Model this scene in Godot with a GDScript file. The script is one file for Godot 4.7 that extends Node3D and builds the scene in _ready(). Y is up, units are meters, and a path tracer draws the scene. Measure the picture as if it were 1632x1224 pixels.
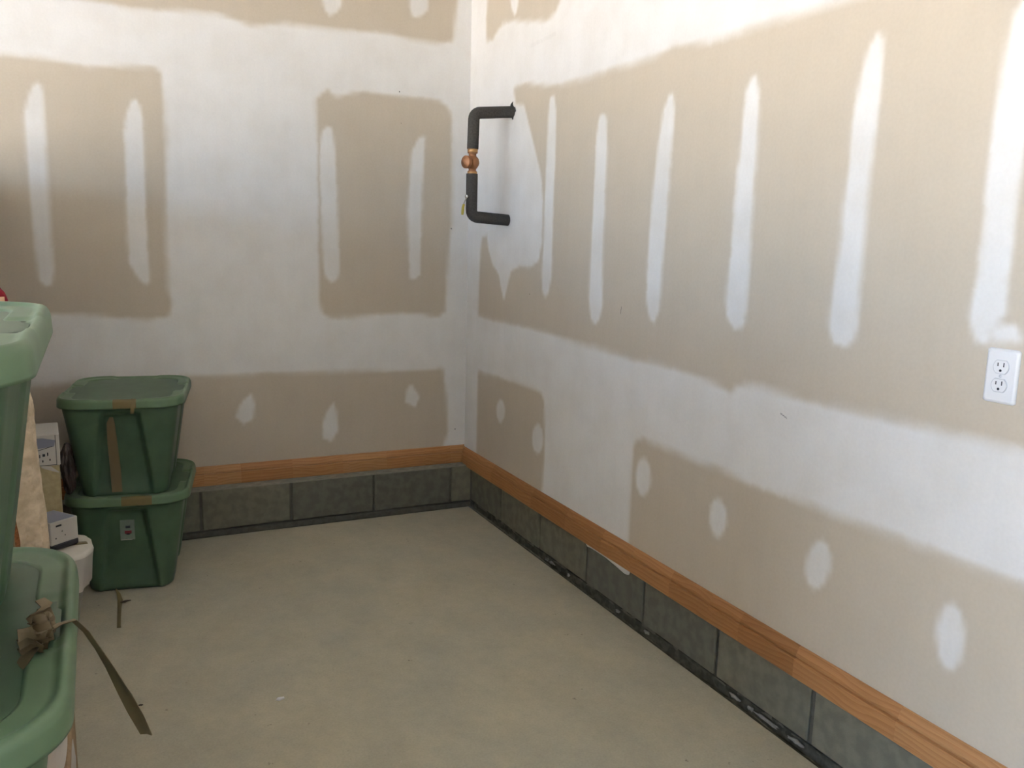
extends Node3D
# A garage corner: taped and mudded drywall over a low block wall, a pine baseboard, an insulated
# pipe loop with a brass valve, an outlet, and a row of green storage bins and boxes on the left.
# Corner of the block walls on the floor is the origin; x runs to the left as negative, z towards the camera.

const WALL_Z := -0.088      # face of the back drywall
const WALL_X := -0.003      # face of the right drywall
const BLOCK := 0.4064

const DOOR_A := 0.9
const DOOR_B := 5.7
const DOOR_H := 2.3
# out-of-frame storage, added to block the door light: [x, z, height, label]
const CARTONS := [
	[-2.375, 0.26, 1.57, "unseen tall carton added for shade against the back wall left of the far bins"],
	[-2.375, 0.75, 1.57, "unseen tall carton added for shade in front of the one at the back wall"],
	[-2.95, 1.23, 1.6, "third unseen tall carton from the back wall, added for shade"],
	[-2.95, 1.72, 1.5, "fourth unseen tall carton from the back wall, added for shade"],
	[-2.95, 2.21, 1.3, "fifth unseen carton from the back wall, added for shade"],
	[-2.95, 2.70, 1.15, "lowest unseen carton at the near end of the row, added for shade"]]


# Outlines of bare drywall paper and of joint compound dabs, in metres on the walls.
const LEFT_PAPER := [
	[[-2,2.225],[-1.914,2.222],[-1.782,2.222],[-1.691,2.226],[-1.552,2.214],[-1.407,2.222],[-1.282,2.235],[-1.179,2.234],[-1.049,2.208],[-0.913,2.229],[-0.773,2.234],[-0.629,2.234],[-0.42,2.246],[-0.296,2.232],[-0.201,2.231],[-0.097,2.247],[-0.089,2.341],[-0.075,2.458],[-0.066,2.516],[-0.06,2.66],[-2.6,2.66],[-2.6,2.29]],
	[[-2.015,1.986],[-1.928,1.983],[-1.851,1.988],[-1.772,1.979],[-1.692,1.975],[-1.586,1.985],[-1.452,1.998],[-1.421,1.983],[-1.415,1.881],[-1.411,1.725],[-1.417,1.566],[-1.43,1.298],[-1.429,1.106],[-1.414,1.037],[-1.429,0.981],[-1.532,0.972],[-1.632,0.979],[-1.729,0.992],[-1.895,1.001],[-2.077,1.004],[-2.35,0.97],[-2.4,1.99]],
	[[-0.763,1.934],[-0.725,1.965],[-0.704,1.978],[-0.69,1.954],[-0.661,1.948],[-0.601,1.97],[-0.541,1.981],[-0.388,1.977],[-0.23,1.978],[-0.165,1.975],[-0.113,1.944],[-0.099,1.9],[-0.096,1.75],[-0.09,1.568],[-0.091,1.414],[-0.097,1.367],[-0.109,1.226],[-0.117,1.068],[-0.122,0.988],[-0.153,0.963],[-0.187,0.964],[-0.254,0.981],[-0.481,0.979],[-0.607,0.969],[-0.699,0.964],[-0.744,0.983],[-0.758,1.043],[-0.758,1.597]],
	[[-1.359,0.724],[-1.224,0.714],[-1.085,0.714],[-0.999,0.719],[-0.792,0.712],[-0.608,0.71],[-0.351,0.701],[-0.184,0.7],[-0.129,0.708],[-0.122,0.665],[-0.106,0.549],[-0.097,0.382],[-0.117,0.323],[-0.127,0.297],[-0.127,0.2],[-2.6,0.2],[-2.6,0.69]]]
const LEFT_MUD := [
	[[-1.535,2.416],[-1.476,2.425],[-1.485,2.326],[-1.512,2.308],[-1.533,2.32]],
	[[-1.135,2.525],[-1.057,2.537],[-1.066,2.362],[-1.088,2.328],[-1.112,2.32],[-1.129,2.348]],
	[[-0.738,2.611],[-0.63,2.628],[-0.64,2.385],[-0.643,2.336],[-0.667,2.301],[-0.698,2.286],[-0.721,2.308],[-0.735,2.36]],
	[[-0.324,2.674],[-0.225,2.69],[-0.225,2.438],[-0.228,2.367],[-0.259,2.338],[-0.303,2.327],[-0.319,2.37]],
	[[-1.913,1.864],[-1.894,1.897],[-1.876,1.899],[-1.865,1.856],[-1.867,1.745],[-1.868,1.57],[-1.87,1.367],[-1.866,1.187],[-1.875,1.121],[-1.901,1.108],[-1.925,1.134],[-1.932,1.238],[-1.937,1.391],[-1.939,1.542],[-1.942,1.69],[-1.942,1.764],[-1.927,1.826]],
	[[-1.528,1.871],[-1.51,1.847],[-1.498,1.784],[-1.498,1.667],[-1.501,1.536],[-1.502,1.323],[-1.5,1.188],[-1.5,1.12],[-1.526,1.12],[-1.55,1.147],[-1.577,1.201],[-1.583,1.295],[-1.58,1.48],[-1.574,1.663],[-1.572,1.766],[-1.56,1.818],[-1.544,1.85]],
	[[-0.715,1.821],[-0.691,1.814],[-0.677,1.716],[-0.67,1.486],[-0.663,1.311],[-0.661,1.177],[-0.673,1.138],[-0.703,1.129],[-0.727,1.147],[-0.739,1.192],[-0.746,1.367],[-0.75,1.541],[-0.754,1.711],[-0.738,1.797]],
	[[-0.267,1.805],[-0.235,1.813],[-0.24,1.682],[-0.249,1.531],[-0.253,1.317],[-0.255,1.163],[-0.281,1.138],[-0.311,1.147],[-0.319,1.316],[-0.323,1.468],[-0.314,1.618],[-0.302,1.738]],
	[[-1.084,0.633],[-1.067,0.578],[-1.078,0.51],[-1.12,0.486],[-1.155,0.521],[-1.145,0.565],[-1.113,0.611]],
	[[-0.694,0.571],[-0.68,0.514],[-0.673,0.431],[-0.707,0.377],[-0.751,0.396],[-0.751,0.468],[-0.725,0.539]],
	[[-0.298,0.638],[-0.254,0.57],[-0.275,0.52],[-0.331,0.543],[-0.324,0.607]]]
const RIGHT_PAPER := [
	[[0.107,2.481],[0.094,2.317],[0.099,2.227],[0.171,2.22],[0.225,2.252],[0.272,2.268],[0.404,2.258],[0.467,2.241],[0.704,2.197],[0.784,2.214],[0.822,2.254],[0.817,2.325],[0.72,2.66],[0.1,2.66]],
	[[0.408,1.982],[0.545,1.983],[0.721,1.948],[0.882,1.936],[1.077,1.934],[1.21,1.938],[1.334,1.932],[1.487,1.933],[1.591,1.948],[1.691,1.94],[1.785,1.927],[1.9,1.932],[2.032,1.934],[2.175,1.93],[2.283,1.932],[2.383,1.929],[2.476,1.919],[2.561,1.915],[2.64,1.914],[2.699,1.911],[2.784,1.91],[3.2,1.93],[3.6,1.95],[4.3,1.92],[4.3,0.95],[3.7,0.93],[2.908,0.967],[2.806,0.965],[2.696,0.963],[2.593,0.958],[2.499,0.957],[2.396,0.957],[2.286,0.952],[2.163,0.965],[2.057,0.964],[2.003,0.945],[1.991,0.924],[1.915,0.94],[1.821,0.95],[1.721,0.954],[1.577,0.958],[1.461,0.952],[1.336,0.957],[1.154,0.963],[0.954,0.968],[0.789,0.975],[0.547,0.975],[0.274,0.975],[0.062,0.978],[0.073,1.234],[0.091,1.35],[0.266,1.377],[0.452,1.883]],
	[[0.075,0.711],[0.288,0.716],[0.497,0.723],[0.688,0.724],[0.76,0.72],[0.791,0.69],[0.807,0.542],[0.809,0.431],[0.799,0.315],[0.78,0.253],[0.78,0.2],[0.075,0.2]],
	[[1.484,0.601],[1.487,0.66],[1.544,0.694],[1.621,0.685],[1.746,0.689],[1.847,0.682],[1.941,0.692],[2.03,0.684],[2.115,0.675],[2.219,0.68],[2.339,0.686],[2.449,0.685],[2.53,0.69],[2.607,0.693],[2.679,0.689],[2.746,0.694],[2.81,0.695],[2.87,0.693],[2.944,0.693],[3.4,0.665],[4.3,0.68],[4.3,0.2],[1.483,0.2],[1.483,0.341]]]
const RIGHT_MUD := [
	[[0.333,2.588],[0.441,2.56],[0.442,2.357],[0.427,2.295],[0.403,2.271],[0.369,2.306],[0.339,2.378]],
	[[0.519,1.902],[0.587,1.791],[0.654,1.683],[0.7,1.603],[0.724,1.498],[0.729,1.342],[0.7,1.261],[0.624,1.231],[0.53,1.235],[0.434,1.207],[0.392,1.133],[0.361,1.072],[0.323,1.128],[0.298,1.185],[0.224,1.226],[0.169,1.298],[0.142,1.387],[0.112,1.536],[0.1,1.773],[0.115,1.917],[0.291,1.941]],
	[[0.757,1.902],[0.795,1.902],[0.815,1.846],[0.821,1.698],[0.817,1.523],[0.819,1.344],[0.823,1.215],[0.8,1.135],[0.774,1.112],[0.743,1.136],[0.732,1.21],[0.74,1.342],[0.739,1.524],[0.744,1.703],[0.746,1.828]],
	[[1.179,1.792],[1.206,1.78],[1.219,1.672],[1.219,1.515],[1.219,1.354],[1.22,1.238],[1.234,1.121],[1.216,1.067],[1.186,1.045],[1.151,1.061],[1.131,1.136],[1.131,1.257],[1.134,1.399],[1.137,1.586],[1.139,1.723],[1.153,1.779]],
	[[1.59,1.812],[1.612,1.802],[1.623,1.755],[1.62,1.647],[1.617,1.527],[1.61,1.384],[1.602,1.28],[1.602,1.197],[1.598,1.133],[1.572,1.087],[1.541,1.101],[1.517,1.158],[1.512,1.254],[1.515,1.383],[1.524,1.529],[1.54,1.672],[1.557,1.762]],
	[[2.002,1.807],[2.013,1.777],[2.024,1.72],[2.027,1.619],[2.026,1.504],[2.028,1.388],[2.033,1.271],[2.034,1.177],[2.021,1.12],[1.986,1.11],[1.946,1.138],[1.934,1.192],[1.942,1.314],[1.946,1.466],[1.945,1.555],[1.955,1.594],[1.956,1.716],[1.963,1.773],[1.984,1.803]],
	[[2.424,1.837],[2.44,1.826],[2.447,1.773],[2.448,1.688],[2.444,1.593],[2.44,1.495],[2.44,1.438],[2.44,1.337],[2.442,1.236],[2.446,1.164],[2.435,1.122],[2.404,1.108],[2.368,1.112],[2.348,1.153],[2.352,1.249],[2.361,1.333],[2.363,1.458],[2.37,1.538],[2.366,1.622],[2.372,1.696],[2.385,1.767],[2.399,1.813]],
	[[2.792,1.851],[2.768,1.808],[2.756,1.722],[2.75,1.624],[2.748,1.539],[2.751,1.403],[2.752,1.351],[2.749,1.271],[2.745,1.209],[2.767,1.162],[2.802,1.153],[2.805,1.198],[2.831,1.219],[2.826,1.287],[2.827,1.354],[2.825,1.439],[2.827,1.521],[2.828,1.548],[2.835,1.608],[2.84,1.763],[2.824,1.836]],
	[[2.805,1.202],[2.86,1.205],[2.873,1.171],[2.81,1.163]],
	[[0.403,0.576],[0.4,0.551],[0.388,0.53],[0.368,0.515],[0.346,0.51],[0.326,0.517],[0.311,0.533],[0.305,0.556],[0.308,0.581],[0.321,0.603],[0.34,0.617],[0.362,0.621],[0.383,0.614],[0.397,0.598]],
	[[0.796,0.531],[0.793,0.502],[0.78,0.477],[0.76,0.459],[0.736,0.454],[0.714,0.461],[0.697,0.48],[0.69,0.507],[0.693,0.536],[0.707,0.562],[0.728,0.579],[0.751,0.584],[0.773,0.576],[0.789,0.557]],
	[[1.601,0.574],[1.599,0.544],[1.589,0.517],[1.572,0.499],[1.551,0.493],[1.532,0.501],[1.516,0.521],[1.509,0.549],[1.511,0.58],[1.522,0.607],[1.539,0.625],[1.56,0.63],[1.579,0.622],[1.594,0.602]],
	[[2.009,0.553],[2.008,0.527],[1.999,0.504],[1.983,0.487],[1.965,0.481],[1.947,0.486],[1.933,0.503],[1.927,0.527],[1.928,0.553],[1.938,0.577],[1.954,0.593],[1.972,0.598],[1.989,0.592],[2.003,0.576]],
	[[2.428,0.551],[2.422,0.52],[2.408,0.493],[2.39,0.475],[2.37,0.47],[2.354,0.479],[2.343,0.5],[2.341,0.529],[2.348,0.56],[2.362,0.587],[2.38,0.604],[2.4,0.609],[2.416,0.599],[2.426,0.579]],
	[[2.826,0.534],[2.826,0.5],[2.82,0.469],[2.808,0.447],[2.793,0.439],[2.776,0.447],[2.763,0.47],[2.755,0.502],[2.755,0.537],[2.761,0.568],[2.774,0.589],[2.789,0.595],[2.805,0.587],[2.818,0.565]],
	[[3.26,1.75],[3.31,1.76],[3.32,1.5],[3.31,1.15],[3.28,1.1],[3.24,1.16],[3.245,1.5]],
	[[3.67,1.75],[3.72,1.76],[3.73,1.5],[3.72,1.15],[3.69,1.1],[3.65,1.16],[3.655,1.5]],
	[[4.08,1.75],[4.13,1.76],[4.14,1.5],[4.13,1.15],[4.1,1.1],[4.06,1.16],[4.065,1.5]]]

var M := {}
var rng := RandomNumberGenerator.new()
var taken := {}

func _ready() -> void:
	rng.seed = 11
	# camera
	var cam := Camera3D.new()
	cam.name = "camera"
	cam.fov = 48.02
	cam.near = 0.02
	cam.position = Vector3(-1.7114, 1.3945, 4.0058)
	cam.rotation = Vector3(-0.16821, -0.45009, 0.02623)
	add_child(cam)
	cam.current = true
	# sky, sun, exposure
	var we := WorldEnvironment.new()
	we.name = "world_environment"
	var env := Environment.new()
	var sky_mat := ProceduralSkyMaterial.new()
	sky_mat.sky_top_color = Color(0.56, 0.71, 1.0)
	sky_mat.sky_horizon_color = Color(0.77, 0.88, 1.0)
	sky_mat.ground_bottom_color = Color(0.45, 0.43, 0.40)
	sky_mat.ground_horizon_color = Color(0.62, 0.62, 0.60)
	sky_mat.sun_angle_max = 2.0
	var sky := Sky.new()
	sky.sky_material = sky_mat
	env.background_energy_multiplier = 7.0
	env.background_mode = Environment.BG_SKY
	env.sky = sky
	env.tonemap_mode = Environment.TONE_MAPPER_LINEAR
	env.tonemap_exposure = 2.5
	env.sdfgi_enabled = true
	env.ssao_enabled = true
	env.ssil_enabled = true
	we.environment = env
	add_child(we)
	var sun := DirectionalLight3D.new()
	sun.name = "sun"
	sun.light_color = Color(1.0, 0.972, 0.925)
	sun.light_energy = 22.0
	sun.light_angular_distance = 0.53
	sun.shadow_enabled = true
	sun.rotation_degrees = Vector3(-48, 20, 0)
	add_child(sun)
	make_materials()
	build_room()
	build_bins()
	build_boxes()
	build_pipe()
	build_outlet()
	build_bits()

# ---------------------------------------------------------------- mesh helpers
func finish(V: PackedVector3Array, I: PackedInt32Array, UV := PackedVector2Array(), flat := false) -> ArrayMesh:
	# V and I describe counter-clockwise outward faces (turned if the volume comes out negative)
	var vol := 0.0
	for t in range(0, I.size(), 3):
		vol += V[I[t]].dot(V[I[t + 1]].cross(V[I[t + 2]]))
	var has_uv := UV.size() == V.size()
	var idx := I
	if vol > 0.0:
		idx = PackedInt32Array(); idx.resize(I.size())
		for t in range(0, I.size(), 3):
			idx[t] = I[t]; idx[t + 1] = I[t + 2]; idx[t + 2] = I[t + 1]
	var P := V
	var T := UV
	var N := PackedVector3Array()
	if flat:
		P = PackedVector3Array(); T = PackedVector2Array()
		for t in range(0, idx.size(), 3):
			var a := V[idx[t]]; var b := V[idx[t + 1]]; var c := V[idx[t + 2]]
			var n := -(b - a).cross(c - a).normalized()
			for k in 3:
				P.append(V[idx[t + k]]); N.append(n)
				if has_uv: T.append(UV[idx[t + k]])
		idx = PackedInt32Array(range(P.size()))
	else:
		N.resize(V.size())
		for t in range(0, idx.size(), 3):
			var n := -(V[idx[t + 1]] - V[idx[t]]).cross(V[idx[t + 2]] - V[idx[t]])
			for k in 3: N[idx[t + k]] += n
		for k in N.size(): N[k] = N[k].normalized() if N[k].length() > 1e-12 else Vector3.UP
	var A := []
	A.resize(Mesh.ARRAY_MAX)
	A[Mesh.ARRAY_VERTEX] = P
	A[Mesh.ARRAY_NORMAL] = N
	A[Mesh.ARRAY_INDEX] = idx
	if has_uv: A[Mesh.ARRAY_TEX_UV] = T
	var m := ArrayMesh.new()
	m.add_surface_from_arrays(Mesh.PRIMITIVE_TRIANGLES, A)
	return m

func box_mesh(a: Vector3, b: Vector3, c := 0.0) -> ArrayMesh:
	# a box from corner a to corner b with chamfered edges
	var V := PackedVector3Array(); var I := PackedInt32Array()
	var mid := (a + b) * 0.5
	var h := (b - a).abs() * 0.5
	c = minf(c, minf(h.x, minf(h.y, h.z)) * 0.9)
	if c <= 0.0:
		for k in 8:
			V.append(mid + Vector3(h.x * (1 if k & 1 else -1), h.y * (1 if k & 2 else -1), h.z * (1 if k & 4 else -1)))
		for f in [[0, 2, 3, 1], [4, 5, 7, 6], [0, 1, 5, 4], [2, 6, 7, 3], [0, 4, 6, 2], [1, 3, 7, 5]]:
			I.append_array([f[0], f[1], f[2], f[0], f[2], f[3]])
		return finish(V, I, PackedVector2Array(), true)
	var add := func(pts: Array):
		var n: Vector3 = (pts[1] - pts[0]).cross(pts[2] - pts[0])
		var q := Vector3.ZERO
		for p in pts: q += p
		if n.dot(q / pts.size() - mid) < 0.0: pts.reverse()
		var s := V.size()
		for p in pts: V.append(p)
		for k in range(1, pts.size() - 1): I.append_array([s, s + k, s + k + 1])
	for ax in 3:
		var u := (ax + 1) % 3; var w := (ax + 2) % 3
		for s in [-1.0, 1.0]:
			var pts := []
			for q in [[-1, -1], [1, -1], [1, 1], [-1, 1]]:
				var p := mid
				p[ax] += s * h[ax]; p[u] += q[0] * (h[u] - c); p[w] += q[1] * (h[w] - c)
				pts.append(p)
			add.call(pts)
		for su in [-1.0, 1.0]:
			for sw in [-1.0, 1.0]:
				var pts := []
				for q in [[-1, 0], [1, 0], [1, 1], [-1, 1]]:
					var p := mid
					p[ax] += q[0] * (h[ax] - c)
					p[u] += su * (h[u] - (c if q[1] else 0.0))
					p[w] += sw * (h[w] - (0.0 if q[1] else c))
					pts.append(p)
				add.call(pts)
	for k in 8:
		var s := Vector3(1 if k & 1 else -1, 1 if k & 2 else -1, 1 if k & 4 else -1)
		var pts := []
		for ax in 3:
			var p := mid
			for d in 3: p[d] += s[d] * (h[d] if d == ax else h[d] - c)
			pts.append(p)
		add.call(pts)
	return finish(V, I, PackedVector2Array(), true)

func loft(rings: Array, cap_start := true, cap_end := true, closed := true, uv_u := 1.0, uv_v := 1.0) -> ArrayMesh:
	# rings of equal point counts joined with quads, smooth shaded
	var V := PackedVector3Array(); var I := PackedInt32Array(); var T := PackedVector2Array()
	var n: int = rings[0].size()
	for r in rings.size():
		for k in n:
			V.append(rings[r][k]); T.append(Vector2(float(k) / n * uv_u, float(r) / maxf(1, rings.size() - 1) * uv_v))
	for r in rings.size() - 1:
		for k in (n if closed else n - 1):
			var a := r * n + k; var b := r * n + (k + 1) % n
			I.append_array([a, b, b + n, a, b + n, a + n])
	for e in [[cap_start, 0], [cap_end, rings.size() - 1]]:
		if e[0]:
			var c := Vector3.ZERO
			var s := V.size()
			for k in n: c += rings[e[1]][k]
			for k in n:
				V.append(rings[e[1]][k]); T.append(Vector2(0.5, 0.5))
			V.append(c / n); T.append(Vector2(0.5, 0.5))
			for k in n:
				if e[1] == 0: I.append_array([s + (k + 1) % n, s + k, s + n])
				else: I.append_array([s + k, s + (k + 1) % n, s + n])
	return finish(V, I, T)

func circle(c: Vector3, ax: Vector3, r: float, n := 20, ref := Vector3.ZERO) -> PackedVector3Array:
	ax = ax.normalized()
	var u := ref if ref != Vector3.ZERO else (Vector3.RIGHT if absf(ax.x) < 0.7 else Vector3.BACK)
	u = (u - ax * u.dot(ax)).normalized()
	var w := ax.cross(u)
	var o := PackedVector3Array()
	for k in n:
		var a := TAU * k / n
		o.append(c + (u * cos(a) + w * sin(a)) * r)
	return o

func turned(o: Vector3, ax: Vector3, prof: Array, n := 24) -> ArrayMesh:
	# a lathed shape: prof holds [distance along the axis, radius]
	var rings := []
	for p in prof: rings.append(circle(o + ax.normalized() * p[0], ax, p[1], n))
	return loft(rings)

func swept(path: PackedVector3Array, r: float, n := 20) -> ArrayMesh:
	var rings := []
	for k in path.size():
		var d := path[mini(k + 1, path.size() - 1)] - path[maxi(k - 1, 0)]
		rings.append(circle(path[k], d, r, n, Vector3.BACK))
	return loft(rings)

func ribbon(path: Array, across: Array, width: Array, thick := 0.0006, curl := 0.0) -> ArrayMesh:
	# a strip of tape with thickness: across gives its width direction at each point
	var rings := []
	for k in path.size():
		var p: Vector3 = path[k]
		var a: Vector3 = across[k].normalized()
		var d: Vector3 = (path[mini(k + 1, path.size() - 1)] - path[maxi(k - 1, 0)]).normalized()
		var n := d.cross(a).normalized() * thick
		var h: float = width[k] * 0.5
		var bend: Vector3 = n.normalized() * curl * width[k]
		rings.append(PackedVector3Array([p - a * h + bend - n, p - n, p + a * h + bend - n, p + a * h + bend + n, p + n, p - a * h + bend + n]))
	return loft(rings)

func rect_ring(w: float, l: float, r: float, y: float, n := 160) -> PackedVector3Array:
	# points round a rounded rectangle, evenly spaced; starts at the middle of the +z side
	r = minf(r, minf(w, l) * 0.5 - 0.001)
	var sides := [w - 2 * r, PI * r / 2, l - 2 * r, PI * r / 2, w - 2 * r, PI * r / 2, l - 2 * r, PI * r / 2]
	var total := 0.0
	for s in sides: total += s
	var o := PackedVector3Array()
	var hw := w / 2 - r; var hl := l / 2 - r
	for k in n:
		var d := fposmod(total * k / n + sides[0] / 2, total)
		var i := 0
		while i < 7 and d > sides[i]:
			d -= sides[i]; i += 1
		var p := Vector3(0, y, 0)
		var a: float = d / r
		match i:
			0: p.x = -hw + d; p.z = l / 2
			1: p.x = hw + r * sin(a); p.z = hl + r * cos(a)
			2: p.x = w / 2; p.z = hl - d
			3: p.x = hw + r * cos(a); p.z = -hl - r * sin(a)
			4: p.x = hw - d; p.z = -l / 2
			5: p.x = -hw - r * sin(a); p.z = -hl - r * cos(a)
			6: p.x = -w / 2; p.z = -hl + d
			7: p.x = -hw - r * cos(a); p.z = hl + r * sin(a)
		o.append(p)
	return o

# ---------------------------------------------------------------- node helpers
func numbered(called: String) -> String:
	var n: int = taken.get(called, 0)
	taken[called] = n + 1
	return called if n == 0 else "%s_%03d" % [called, n]

func put(called: String, mesh: Mesh, mat: Material, parent: Node = null, at := Vector3.ZERO) -> MeshInstance3D:
	var o := MeshInstance3D.new()
	o.mesh = mesh
	o.material_override = mat
	o.position = at
	if parent == null:
		o.name = numbered(called)
		add_child(o)
	else:
		o.name = called
		parent.add_child(o, true)
	return o

func thing(called: String, at := Vector3.ZERO, turn := 0.0) -> Node3D:
	var o := Node3D.new()
	o.name = numbered(called)
	add_child(o)
	o.position = at
	o.rotation.y = turn
	return o

func tag(o: Node, label: String, category: String, group := "") -> Node:
	o.set_meta("label", label)
	o.set_meta("category", category)
	if group: o.set_meta("group", group)
	return o

func structure(called: String) -> Node3D:
	var o := Node3D.new()
	o.name = called
	o.set_meta("kind", "structure")
	add_child(o)
	return o

# ---------------------------------------------------------------- materials
func lin(r: float, g: float, b: float) -> Color:
	return Color(r, g, b).linear_to_srgb()

func mat(c: Color, rough := 0.8, spec := 0.5, metal := 0.0) -> StandardMaterial3D:
	var m := StandardMaterial3D.new()
	m.albedo_color = c
	m.roughness = rough
	m.metallic = metal
	m.metallic_specular = spec
	return m

func noise(freq: float, oct := 4, s := 1, kind := FastNoiseLite.TYPE_SIMPLEX_SMOOTH) -> FastNoiseLite:
	var n := FastNoiseLite.new()
	n.noise_type = kind
	n.frequency = freq
	n.fractal_octaves = oct
	n.seed = s
	return n

func noise_tex(freq: float, oct: int, s: int, c0: Color, c1: Color, lo := 0.3, hi := 0.7, size := 512) -> NoiseTexture2D:
	var t := NoiseTexture2D.new()
	t.width = size; t.height = size
	t.seamless = true
	t.noise = noise(freq, oct, s)
	var g := Gradient.new()
	g.offsets = PackedFloat32Array([lo, hi])
	g.colors = PackedColorArray([c0, c1])
	t.color_ramp = g
	return t

func grainy(m: StandardMaterial3D, t: Texture2D, scale: float) -> StandardMaterial3D:
	m.albedo_texture = t
	m.uv1_triplanar = true
	m.uv1_world_triplanar = true
	m.uv1_scale = Vector3.ONE * scale
	return m

func bumpy(m: StandardMaterial3D, t: Texture2D, cm: float) -> StandardMaterial3D:
	m.heightmap_enabled = true
	m.heightmap_texture = t
	m.heightmap_scale = cm
	return m

func fill_outline(img: Image, poly: Array, x0: float, top: float, ppm: float, c: Color) -> void:
	# scan-fills an outline given in metres
	var n := poly.size()
	var ylo := 1e9; var yhi := -1e9
	for p in poly:
		ylo = minf(ylo, p[1]); yhi = maxf(yhi, p[1])
	var w := img.get_width()
	for row in range(maxi(0, int((top - yhi) * ppm)), mini(img.get_height(), int((top - ylo) * ppm) + 1)):
		var y := top - (row + 0.5) / ppm
		var xs := []
		for k in n:
			var a: Array = poly[k]; var b: Array = poly[(k + 1) % n]
			if (a[1] > y) != (b[1] > y):
				xs.append(a[0] + (y - a[1]) / (b[1] - a[1]) * (b[0] - a[0]))
		xs.sort()
		for k in range(0, xs.size() - 1, 2):
			var p := clampi(int((xs[k] - x0) * ppm), 0, w); var q := clampi(int((xs[k + 1] - x0) * ppm), 0, w)
			if q > p: img.fill_rect(Rect2i(p, row, q - p, 1), c)

func drywall_texture(papers: Array, muds: Array, x0: float, x1: float, top: float, ppm: float, s: int, marks: Array) -> ImageTexture:
	# joint compound and bare paper as they were trowelled
	var w := int((x1 - x0) * ppm); var h := int(top * ppm)
	var img := Image.create_empty(w, h, false, Image.FORMAT_L8)
	img.fill(Color.WHITE)
	for p in papers: fill_outline(img, p, x0, top, ppm, Color.BLACK)
	var k := 8
	img.resize(w / k, h / k, Image.INTERPOLATE_LANCZOS)
	img.resize(w, h, Image.INTERPOLATE_CUBIC)
	var dabs := Image.create_empty(w, h, false, Image.FORMAT_L8)
	for p in muds: fill_outline(dabs, p, x0, top, ppm, Color.WHITE)
	k = 6
	dabs.resize(w / k, h / k, Image.INTERPOLATE_LANCZOS)
	dabs.resize(w, h, Image.INTERPOLATE_CUBIC)
	var A := img.get_data(); var B := dabs.get_data()
	var warp := noise(0.016, 2, s); var thin := noise(0.012, 4, s + 3); var fine := noise(0.22, 2, s + 5)
	var streak := noise(0.02, 3, s + 7)
	var out := PackedByteArray(); out.resize(w * h * 3)
	var o := 0
	for y in h:
		for x in w:
			var d := warp.get_noise_2d(x, y) * 2.6
			var at := clampi(y + int(d), 0, h - 1) * w + clampi(x + int(d * 0.8), 0, w - 1)
			var t := thin.get_noise_2d(x, y)
			var a := A[at] / 255.0
			var b := B[at] / 255.0
			a = clampf(a * (0.97 + 0.10 * t), 0.0, 1.0)
			a = maxf(a, b * (0.90 + 0.12 * t))
			var f := fine.get_noise_2d(x, y) * 0.010 + streak.get_noise_2d(x * 3.0, y * 0.35) * 0.005 + t * 0.010
			var r := lerpf(0.765, 0.880, a) + f
			var g := lerpf(0.717, 0.868, a) + f
			var bl := lerpf(0.638, 0.844, a) + f
			out[o] = clampi(int(r * 255.0), 0, 255); out[o + 1] = clampi(int(g * 255.0), 0, 255); out[o + 2] = clampi(int(bl * 255.0), 0, 255)
			o += 3
	var res := Image.create_from_data(w, h, false, Image.FORMAT_RGB8, out)
	for m in marks:      # pencil ticks, scuffs and specks: [x, y, x2, y2, thickness in pixels, darkness]
		for i in 60:
			var p := Vector2(m[0], m[1]).lerp(Vector2(m[2], m[3]), i / 59.0)
			var px := int((p.x - x0) * ppm); var py := int((top - p.y) * ppm)
			for dx in int(m[4]):
				for dy in int(m[4]):
					if px + dx >= 0 and px + dx < w and py + dy >= 0 and py + dy < h:
						var c := res.get_pixel(px + dx, py + dy)
						res.set_pixel(px + dx, py + dy, c.lerp(Color(0.25, 0.24, 0.22), m[5] * 0.02))
	return ImageTexture.create_from_image(res)

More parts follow.
